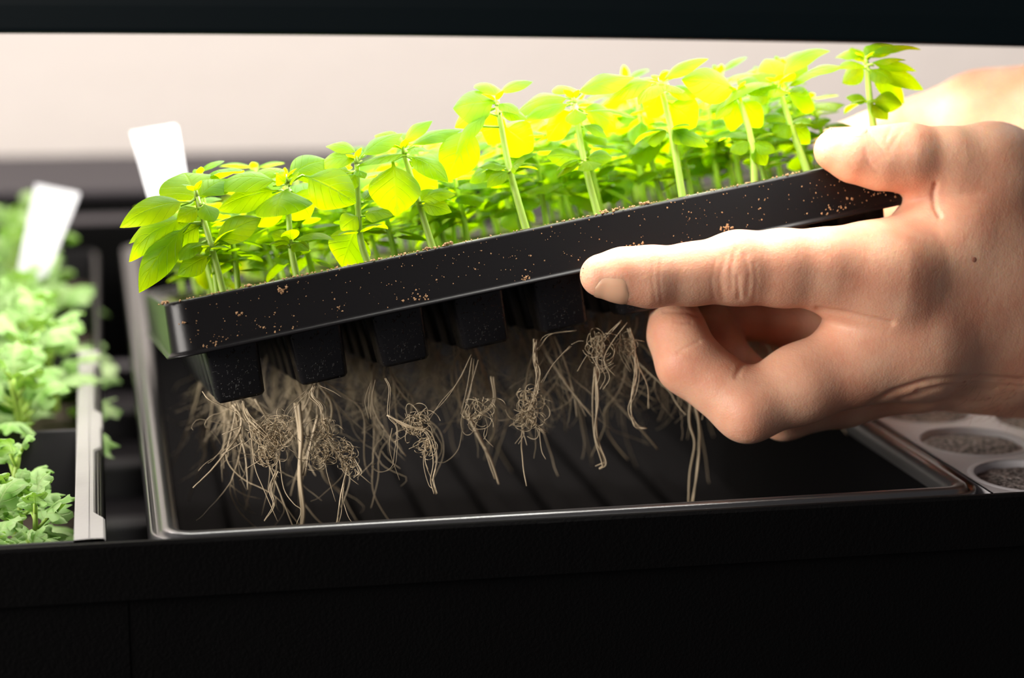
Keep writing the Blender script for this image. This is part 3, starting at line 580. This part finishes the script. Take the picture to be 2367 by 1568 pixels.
# ------------------------------------------------------------------ left tray with lobed seedlings
lt = empty('pack_tray', (-0.28, 0.002, z0 - 0.083)); tag(lt, 'black seedling tray divided into square packs, full of pale lobed plants', 'tray'); o_l = np.array((-0.28, 0.002, z0 - 0.083))
lx0, lx1, ly0, ly1 = -0.285, -0.0122, 0.0, 0.52
w = MB()
tray_profile(w, lx0, ly0, lx1, ly1, [(0.0004, z0 - 0.016), (0, z0 - 0.008), (0.0010, z0 - 0.0020), (0.0018, z0 - 0.0014), (0.0022, z0 - 0.0035), (0.0030, z0 - 0.010), (0.004, z0 - 0.060), (0.006, z0 - 0.062)], r=0.008)
local(w, o_l).build('outer_tray', 'tray', lt)
rows_y = [0.004, 0.131, 0.258, 0.385, 0.512]; cols_x = [lx0 + 0.004, (lx0 + lx1) / 2, lx1 - 0.0012]
for a in range(4):
    for b_ in range(2):
        w = MB(); x0_, x1_, y0_, y1_ = cols_x[b_] + .0003, cols_x[b_ + 1] - .0003, rows_y[a] + .0003, rows_y[a + 1] - .0003
        tray_profile(w, x0_, y0_, x1_, y1_, [(0.0004, z0 - 0.006), (0.0, z0 - 0.0005), (0.0010, z0), (0.0045, z0 + 0.0001), (0.0050, z0 - 0.0004), (0.0054, z0 + 0.0002), (0.0086, z0), (0.0094, z0 - 0.0015), (0.0125, z0 - 0.055), (0.014, z0 - 0.056)] if b_ == 9 else
                     [(0.0004, z0 - 0.006), (0.0, z0 - 0.0008), (0.0008, z0), (0.0009, z0 - .0002), (0.0014, z0 - 0.0004), (0.0050, z0 - 0.055), (0.006, z0 - 0.056)], r=0.005)
        local(w, o_l).build('pack', 'tray', lt)
# flat rim strip with its notch along the right side
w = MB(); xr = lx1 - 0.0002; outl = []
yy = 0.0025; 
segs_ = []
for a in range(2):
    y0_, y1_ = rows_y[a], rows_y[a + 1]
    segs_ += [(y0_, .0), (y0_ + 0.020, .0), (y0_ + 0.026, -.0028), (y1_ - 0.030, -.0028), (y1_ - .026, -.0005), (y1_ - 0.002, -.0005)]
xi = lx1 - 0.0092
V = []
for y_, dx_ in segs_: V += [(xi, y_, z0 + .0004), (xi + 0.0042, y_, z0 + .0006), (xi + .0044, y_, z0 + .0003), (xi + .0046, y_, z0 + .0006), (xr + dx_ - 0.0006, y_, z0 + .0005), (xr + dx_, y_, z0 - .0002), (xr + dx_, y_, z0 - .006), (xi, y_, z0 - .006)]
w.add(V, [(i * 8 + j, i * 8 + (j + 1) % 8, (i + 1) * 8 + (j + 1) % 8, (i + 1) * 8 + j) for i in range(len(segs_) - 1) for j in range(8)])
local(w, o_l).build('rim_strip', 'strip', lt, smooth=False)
w = MB()
for a in range(4):
    for b_ in range(2):
        x0_, x1_, y0_, y1_ = cols_x[b_] + .006, cols_x[b_ + 1] - .006, rows_y[a] + .006, rows_y[a + 1] - .006
        gx_, gy_ = np.linspace(x0_ - .004, x1_ + .003, 14), np.linspace(y0_ - .003, y1_ + .003, 14)
        zs = z0 - (0.030 if a == 0 else 0.018)
        w.add([(x, y, zs + random.uniform(-.002, .002)) for x in gx_ for y in gy_], [(i * 14 + j, (i + 1) * 14 + j, (i + 1) * 14 + j + 1, i * 14 + j + 1) for i in range(13) for j in range(13)])
s = w.build('pack_soil', 'soil'); tag(s, 'dark soil in the packs under the pale lobed seedlings', 'soil', kind='stuff')
def mum_variant(k, dense=1.0):
    R_ = random.Random(900 + k); st, fo = MB(), MB(); h = R_.uniform(.018, .028)
    pts = smooth_path([(0, 0, -.002), (R_.uniform(-.002, .002), 0, h * .5), (R_.uniform(-.004, .004), R_.uniform(-.004, .004), h)], 4); tube(st, pts, np.linspace(.0014, .0009, len(pts)), 6)
    n_ = R_.randint(8, 11)
    for q in range(n_):
        e = q / (n_ - 1); b_ = pts[int(e * (len(pts) - 1))]; a = q * 2.4 + R_.uniform(-.4, .4); el = .12 + e * .95 + R_.uniform(-.2, .2); L = (0.028 - 0.014 * e) * R_.uniform(.8, 1.15)
        dr = np.array((math.cos(a) * math.cos(el), math.sin(a) * math.cos(el), math.sin(el)))
        tube(st, [b_, b_ + dr * L * .35], .0006, 5)
        leaf(fo, b_ + dr * L * .2, b_ + dr * L + np.array((0, 0, -.003)), L * .62, (0, 0, 1), arch=.22, cup=.35, ns=22, nw=8, lobes=4, wav=.35, petiole=.1)
    return st.mesh('stem', 'stem'), fo.mesh('foliage', 'mum')
MV = [mum_variant(k) for k in range(8)]
def mum(x, y, z, s, k, rz, label, grp, dz=0.0, tilt=0.0):
    o = empty('lobed_seedling', (x, y, z)); o.rotation_euler = (tilt, 0, rz); o.scale = (s, s, s); tag(o, label, 'seedling', grp)
    sm, fm = MV[k % 8]; link('stem', sm, o); link('foliage', fm, o); return o
# front pack: four small plants
for (x, y, s, k, rz, lab) in ((-0.0415, 0.088, .80, 0, 0.3, 'small upright serrated seedling at the back of the front pack'), (-0.0345, 0.056, .72, 1, 1.9, 'lobed seedling in the front pack leaning on its right wall'),
                            (-0.0480, 0.060, .80, 2, 4.0, 'dense lobed seedling in the front pack at the frame edge'), (-0.0370, 0.030, .66, 3, 2.2, 'low lobed seedling right behind the black front lip'),
                            (-0.0390, 0.070, .66, 5, 0.9, 'feathery seedling in the middle of the front pack'), (-0.0360, 0.036, .55, 6, 3.3, 'small lobed seedling in the front corner against the grey rim'),
                            (-0.0460, 0.033, .70, 4, 5.0, 'low lobed seedling behind the front lip at the frame edge')):
    mum(x, y, z0 - 0.0250, s * 1.25, k, rz, lab, 'lobed seedlings in the front pack')
k = 0
for iy in range(13):
    for ix in range(5):
        rr = random.Random(iy * 11 + ix + 3); y = 0.147 + iy * 0.028 + rr.uniform(-.006, .006); x = -(0.043 if iy < 3 else 0.031) - ix * 0.026 - .0019 * iy + rr.uniform(-.006, .006)
        s = 1.30 + 0.028 * iy + rr.uniform(-.12, .12)
        pl = ('just behind the front pack' if iy < 3 else 'in front of the white tag' if iy < 7 else 'blurred at the far tray end') + (', by the gap' if ix < 2 else ', away from the gap')
        mum(x, y, z0 - 0.018, s, k, rr.uniform(0, 6.28), ('pale lobed seedling ' + pl), 'lobed seedlings ' + pl); k += 1

# ------------------------------------------------------------------ hands
def cpt(p):
    """(px, py, depth) -> camera-space metres (x right, y up, z away)"""
    return np.array(((p[0] - CX) * p[2] / F, -(p[1] - CY) * p[2] / F, p[2]))
def smin(a, b_, k):
    h = np.clip(0.5 + 0.5 * (b_ - a) / k, 0, 1); return b_ * (1 - h) + a * h - k * h * (1 - h)
class Field:
    def __init__(s, lo, hi, res):
        s.lo = np.array(lo); s.n = np.ceil((np.array(hi) - s.lo) / res).astype(int) + 1; s.res = res
        s.ax = [np.float32(s.lo[i]) + np.arange(s.n[i], dtype=np.float32) * np.float32(res) for i in range(3)]
    def new(s): return np.full(s.n, 0.05, np.float32)
    def cone(s, f, a, b_, ra, rb, k, sz=1.0, pad=0.012):
        a, b_ = np.array(a, np.float32), np.array(b_, np.float32); m = max(ra, rb) + pad
        lo, hi = np.minimum(a, b_) - m, np.maximum(a, b_) + m
        i0 = np.clip(((lo - s.lo) / s.res).astype(int), 0, s.n - 1); i1 = np.clip(((hi - s.lo) / s.res).astype(int) + 1, 1, s.n)
        sl = tuple(slice(i0[i], i1[i]) for i in range(3)); X, Y, Z = np.meshgrid(*(s.ax[i][sl[i]] for i in range(3)), indexing='ij', sparse=True)
        ba = b_ - a; bz = ba.copy(); bz[2] /= sz
        dx, dy, dz = X - a[0], Y - a[1], (Z - a[2]) / sz
        t = np.clip((dx * bz[0] + dy * bz[1] + dz * bz[2]) / max(float(bz.dot(bz)), 1e-12), 0, 1)
        d = np.sqrt((dx - t * bz[0]) ** 2 + (dy - t * bz[1]) ** 2 + (dz - t * bz[2]) ** 2) - (ra + (rb - ra) * t)
        f[sl] = smin(f[sl], d.astype(np.float32), k)
    def chain(s, pts, k=0.003, sz=1.0):
        f = s.new()
        for p, q in zip(pts[:-1], pts[1:]):
            s.cone(f, cpt(p[:3]), cpt(q[:3]), p[3] * p[2] / F, q[3] * q[2] / F, k, sz)
        return f
def surface_nets(f, lo, res):
    s = f < 0; c = np.zeros(tuple(np.array(f.shape) - 1), np.uint8)
    for dx in (0, 1):
        for dy in (0, 1):
            for dz in (0, 1): c += s[dx:s.shape[0] - 1 + dx, dy:s.shape[1] - 1 + dy, dz:s.shape[2] - 1 + dz]
    act = (c > 0) & (c < 8); ii = np.argwhere(act); vid = np.full(act.shape, -1, np.int64); vid[act] = np.arange(len(ii))
    acc = np.zeros((len(ii), 3)); cnt = np.zeros(len(ii))
    cs = [(0, 0, 0), (1, 0, 0), (0, 1, 0), (1, 1, 0), (0, 0, 1), (1, 0, 1), (0, 1, 1), (1, 1, 1)]
    for a in range(8):
        for b_ in range(a + 1, 8):
            if sum(abs(cs[a][q] - cs[b_][q]) for q in range(3)) != 1: continue
            fa_ = f[ii[:, 0] + cs[a][0], ii[:, 1] + cs[a][1], ii[:, 2] + cs[a][2]]; fb_ = f[ii[:, 0] + cs[b_][0], ii[:, 1] + cs[b_][1], ii[:, 2] + cs[b_][2]]
            m = (fa_ < 0) != (fb_ < 0); t = np.where(m, fa_ / np.where(m, fa_ - fb_, 1), 0)
            p = np.array(cs[a]) + t[:, None] * (np.array(cs[b_]) - np.array(cs[a])); acc += p * m[:, None]; cnt += m
    V = np.array(lo) + (ii + acc / cnt[:, None]) * res; faces = []
    for ax in range(3):
        o1, o2 = [q for q in range(3) if q != ax]
        n_ = list(s.shape); sl0 = [slice(None)] * 3; sl1 = [slice(None)] * 3; sl0[ax] = slice(0, n_[ax] - 1); sl1[ax] = slice(1, n_[ax])
        e = np.argwhere(s[tuple(sl0)] != s[tuple(sl1)]); e = e[(e[:, o1] > 0) & (e[:, o2] > 0) & (e[:, o1] < n_[o1] - 1) & (e[:, o2] < n_[o2] - 1)]
        sgn = s[e[:, 0], e[:, 1], e[:, 2]]
        def vi(da, db):
            q = e.copy(); q[:, o1] -= da; q[:, o2] -= db; return vid[q[:, 0], q[:, 1], q[:, 2]]
        Q = np.stack([vi(0, 0), vi(1, 0), vi(1, 1), vi(0, 1)], 1)
        fl = sgn if ax != 1 else ~sgn; Q[fl] = Q[fl][:, ::-1]; faces.append(Q)
    return V, np.concatenate(faces)
def relax(V, Fq, it=2, lam=0.5):
    E = np.concatenate([Fq[:, [0, 1]], Fq[:, [1, 2]], Fq[:, [2, 3]], Fq[:, [3, 0]]])
    for _ in range(it):
        acc = np.zeros_like(V); cnt = np.bincount(E[:, 0], minlength=len(V)).astype(float)
        for q in range(3): acc[:, q] = np.bincount(E[:, 0], V[E[:, 1], q], len(V))
        V = V + lam * (acc / np.maximum(cnt, 1)[:, None] - V)
    return V
def crease_mask(px, py, line, wd):
    best = np.full(px.shape, 1e9)
    for (ax_, ay_), (bx_, by_) in zip(line[:-1], line[1:]):
        ux, uy = bx_ - ax_, by_ - ay_; L2 = ux * ux + uy * uy; t = np.clip(((px - ax_) * ux + (py - ay_) * uy) / L2, 0, 1)
        e = np.hypot(px - ax_ - t * ux, py - ay_ - t * uy) * (1 + 0.0 * t); best = np.minimum(best, e)
    return np.exp(-(best / wd) ** 2)

# left hand: chains of (px, py, depth, radius px)
INDEX = [(1390, 637, .5975, 50), (1440, 636, .598, 61), (1500, 640, .599, 69), (1600, 634, .602, 70), (1705, 620, .604, 84), (1810, 620, .606, 88), (1905, 622, .608, 92), (2030, 645, .615, 116)]
MIDDLE = [(1556, 712, .627, 55), (1566, 775, .621, 66), (1592, 838, .616, 73), (1728, 942, .611, 78), (1850, 888, .614, 90), (1980, 835, .618, 100), (2120, 800, .622, 112)]
RING = [(1640, 735, .648, 46), (1665, 800, .645, 52), (1705, 862, .642, 56), (1812, 955, .636, 60), (1950, 915, .636, 70), (2120, 870, .636, 76)]
LITTLE = [(1680, 706, .652, 46), (1730, 726, .651, 58), (1800, 732, .650, 64), (1900, 735, .650, 70), (2040, 770, .650, 84)]
THUMB = [(1930, 348, .6165, 49), (1975, 360, .6165, 60), (2035, 366, .618, 71), (2095, 364, .619, 76), (2190, 378, .623, 82), (2290, 400, .630, 98)]
PALM = [((2290, 400, .630, 98), (2520, 520, .675, 150)), ((2290, 420, .634, 96), (2200, 560, .632, 95)), ((2030, 645, .617, 116), (2300, 640, .6385, 144)), ((2300, 640, .6385, 144), (2600, 660, .668, 165)), ((2060, 720, .620, 105), (2320, 715, .640, 135)), ((2190, 540, .626, 100), (2350, 600, .65, 120)),
        ((2110, 790, .624, 112), (2330, 780, .644, 128)), ((2330, 780, .644, 128), (2600, 760, .675, 150)), ((2120, 868, .642, 72), (2400, 850, .662, 84)), ((2400, 850, .662, 84), (2650, 830, .68, 110)), ((2040, 770, .650, 84), (2300, 800, .66, 110)),
        ((2600, 660, .675, 165), (3150, 700, .74, 190)), ((2600, 760, .675, 150), (3150, 740, .74, 180)), ((2520, 520, .675, 140), (2700, 640, .69, 160))]
CREASES = [  # polyline, width px, depth mm
 ([(1890, 716), (1960, 726), (2060, 748)], 7, .8), ([(1735, 815), (1712, 850), (1702, 872)], 6, .35), ([(1615, 790), (1590, 800), (1566, 815)], 4, .4),
 ([(1700, 578), (1690, 620), (1692, 665)], 6, .22), ([(1722, 590), (1732, 630), (1728, 680)], 6, .28), ([(1678, 590), (1664, 640), (1672, 690)], 6, .18), ([(1744, 610), (1750, 650), (1742, 700)], 5, .16), ([(1705, 640), (1708, 690)], 4, .4), ([(1655, 600), (1645, 650), (1650, 690)], 4, .15),
 ([(1512, 600), (1508, 650), (1516, 695)], 4, .18), ([(1528, 600), (1524, 650), (1530, 700)], 4, .15), ([(2163, 425), (2156, 450), (2160, 480), (2172, 500)], 5, .9), ([(2170, 440), (2210, 450), (2260, 448)], 9, .15),
 ([(2000, 300), (2030, 330), (2050, 360)], 4, .22), ([(2060, 295), (2045, 330), (2060, 350)], 4, .18), ([(2085, 300), (2060, 340)], 4, .15), ([(2030, 400), (2010, 380), (2000, 350)], 4, .2),
 ([(2000, 945), (2060, 908), (2140, 882), (2240, 872), (2367, 880)], 7, .9), ([(2080, 925), (2180, 896), (2300, 900)], 6, .5), ([(2120, 905), (2230, 885), (2367, 895)], 5, .4),
 ([(1535, 720), (1590, 722), (1612, 730)], 4, .3), ([(1560, 745), (1600, 745)], 3, .25), ([(1905, 405), (1960, 426)], 3, .1),]
def hand_mesh(res):
    allp = INDEX + MIDDLE + RING + LITTLE + THUMB + [p for s in PALM for p in s]
    c = np.array([cpt(p[:3]) for p in allp]); rr_ = np.array([p[3] * p[2] / F for p in allp])[:, None]
    fl = Field((c - rr_).min(0) - .004, (c + rr_).max(0) + .004, res)
    palm = fl.new()
    for a, b_ in PALM: fl.cone(palm, cpt(a[:3]), cpt(b_[:3]), a[3] * a[2] / F, b_[3] * b_[2] / F, .014, 1.0, .02)
    tot = None
    for ch, k1, kp in ((INDEX, .003, .013), (MIDDLE, .0035, .011), (RING, .0035, .007), (LITTLE, .003, .007), (THUMB, .003, .008)):
        f = smin(fl.chain(ch, k1), palm, kp); tot = f if tot is None else smin(tot, f, .0010)
    return tot, fl
tot, fl = hand_mesh(.00065)
V, Q = surface_nets(tot, fl.lo, fl.res); V = relax(V, Q, 3, .5)
# crease the skin that faces the camera
nrm = np.zeros_like(V); fn = np.cross(V[Q[:, 1]] - V[Q[:, 0]], V[Q[:, 3]] - V[Q[:, 0]])
for q in range(4):
    for a in range(3): nrm[:, a] += np.bincount(Q[:, q], fn[:, a], len(V))
nrm /= np.linalg.norm(nrm, axis=1)[:, None] + 1e-12
cen = V[Q].mean(1)
if np.mean((fn * (cen - V.mean(0))).sum(1)) < 0: Q = Q[:, ::-1]; nrm = -nrm
px = CX + F * V[:, 0] / V[:, 2]; py = CY - F * V[:, 1] / V[:, 2]; face = np.clip(-nrm[:, 2] * 2.0, 0, 1)
for line, wd, dp in CREASES:
    V = V - nrm * (crease_mask(px, py, line, wd) * face * dp * 0.001)[:, None]
# bony bumps and tendons
for (bx, by, br, h) in ((1712, 650, 40, .25), (1735, 975, 60, .8), (2295, 350, 60, .6)):
    V = V + nrm * (np.exp(-((px - bx) ** 2 + (py - by) ** 2) / br ** 2) * face * h * .001)[:, None]
def cam_mesh(name, V, Q, org, mat):
    Wd = CAM + (np.stack([V[:, 0], V[:, 1], -V[:, 2]], 1)) @ M3 - org
    me = bpy.data.meshes.new(name); me.vertices.add(len(Wd)); me.vertices.foreach_set('co', Wd.astype(np.float32).ravel())
    me.loops.add(Q.size); me.loops.foreach_set('vertex_index', Q.astype(np.int32).ravel())
    me.polygons.add(len(Q)); me.polygons.foreach_set('loop_start', np.arange(0, Q.size, Q.shape[1], dtype=np.int32)); me.polygons.foreach_set('use_smooth', np.ones(len(Q), bool))
    me.update(calc_edges=True); me.validate(); me.materials.append(MAT[mat]); return me
h_org = P(2100, 650, .62)
hand_me = cam_mesh('hand', V, Q[:, ::-1], h_org, 'skin')
hand = link('hand', hand_me); hand.location = h_org
tag(hand, 'hand pinching the lifted tray between thumb and extended index finger, nearest the camera', 'hand', 'hands lifting the tray')
# nails conform to the hand field
def sample(f, p):
    g = (p - fl.lo) / fl.res; i = np.clip(g.astype(int), 0, fl.n - 2); t = g - i; r = 0
    for a in (0, 1):
        for b_ in (0, 1):
            for c in (0, 1): r += f[i[0] + a, i[1] + b_, i[2] + c] * (t[0] if a else 1 - t[0]) * (t[1] if b_ else 1 - t[1]) * (t[2] if c else 1 - t[2])
    return r
def nail(a, b_, nd, half, off=.0003, name='fingernail'):
    """plate over the axis a->b_ (camera space), centred on direction nd, half-angle"""
    ax = nz(b_ - a); nd = np.array(nd, float); nd = nz(nd - ax * nd.dot(ax)); sd = np.cross(ax, nd); Vn = []; nu, nv = 12, 12
    for i in range(nu + 1):
        u = i / nu; hh = half * (1 - .55 * max(0, (abs(2 * u - 1) - .45) / .55) ** 2.2)
        for j in range(nv + 1):
            ang = hh * (2 * j / nv - 1); dr = nd * math.cos(ang) + sd * math.sin(ang); c = a + (b_ - a) * u
            lo_, hi_ = 0.0, .014
            for _ in range(22):
                mid = (lo_ + hi_) / 2
                if sample(tot, c + dr * mid) < off * (1 - .9 * max(0, (abs(2 * j / nv - 1) - .8) / .2)) * (1 - max(0, (u - .85) / .15) * .9): lo_ = mid
                else: hi_ = mid
            Vn.append(c + dr * lo_)
    Vn = np.array(Vn); Qn = np.array([(i * (nv + 1) + j, (i + 1) * (nv + 1) + j, (i + 1) * (nv + 1) + j + 1, i * (nv + 1) + j + 1) for i in range(nu) for j in range(nv)])
    return link(name, cam_mesh(name, Vn, Qn, h_org, 'nail'), hand)
nail(cpt((1374, 640, .5975)), cpt((1450, 644, .598)), (0, -0.86, -0.50), .98)
nail(cpt((1915, 350, .6165)), cpt((1992, 360, .6165)), (0, 0.95, -0.10), .85)

# second hand, blurred, at the far right end of the tray: mirrored in depth
ang = math.radians(-17); ca, sa = math.cos(ang), math.sin(ang)
c0 = cpt((1930, 348, .6165)); V2 = (V - c0) * np.array((1, 1, -1)); V2 = np.stack([V2[:, 0] * ca + V2[:, 1] * sa, -V2[:, 0] * sa + V2[:, 1] * ca, V2[:, 2]], 1)
V2 = V2 + cpt((1925, 335, .745))
o2 = P(2200, 300, .74)
hand2 = link('hand', cam_mesh('hand', V2, Q, o2, 'skin')); hand2.location = o2
tag(hand2, 'blurred brightly lit hand behind, holding the far end of the tray', 'hand', 'hands lifting the tray')

# small marks on the near hand: a mole, soil specks on the fingertip, fine hairs at the wrist
px = CX + F * V[:, 0] / V[:, 2]; py = CY - F * V[:, 1] / V[:, 2]; front = nrm[:, 2] < -0.15
def on_skin(x, y):
    d = np.where(front, np.hypot(px - x, py - y), 1e9); k = d.argmin(); return V[k], nrm[k]
def c2w(p): return CAM + np.array((p[0], p[1], -p[2])) @ M3
def spot(name, x, y, r, mat, hgt=.35):
    p, n_ = on_skin(x, y); n_ = nz(n_); a = nz(np.cross(n_, (0.2, 1, 0.1))); b_ = np.cross(n_, a); w = MB(); rings = []
    for q in range(5):
        th = q / 4 * math.pi / 2 * .96; rings.append([c2w(p + (a * math.cos(t) + b_ * math.sin(t)) * r * math.cos(th) + n_ * (r * hgt * math.sin(th) - r * .06)) - h_org for t in [6.2832 * k / 12 for k in range(12)]])
    loft(w, rings, cap_last=True); return w.build(name, mat, hand)
m, nt, b = new_mat('mole'); MAT['mole'] = m; b.inputs['Base Color'].default_value = (0.33, 0.13, 0.08, 1); b.inputs['Roughness'].default_value = 0.6
spot('mole', 2253, 600, .0009, 'mole', .2)
w = MB()
for x, y, r in ((1349, 622, .00028), (1347, 628, .0002), (1343, 640, .0002), (1352, 612, .00018), (1358, 605, .00015)):
    p, n_ = on_skin(x, y); crumb(w, c2w(p) - h_org, r)
w.build('soil_speck', 'mole', hand, smooth=False)
sel = np.nonzero((px > 2230) & (px < 2560) & (nrm[:, 1] < -0.55) & (nrm[:, 2] < 0.35) & (py > 860))[0]
w = MB(); hr = random.Random(5)
for k in hr.sample(list(map(int, sel)), min(240, len(sel))):
    p, n_ = V[k], nz(nrm[k]); t_ = nz(np.array((-1, -0.2, 0.1)) + np.array([hr.gauss(0, .35) for _ in range(3)])); L = hr.uniform(.002, .0045)
    pts = [c2w(p + n_ * L * .45 * math.sin(1.5 * e) + t_ * L * e) - h_org for e in (0, .35, .7, 1)]
    tube(w, pts, [.00004, .000035, .00003, .00002], 3)
w.build('arm_hair', 'mole', hand)
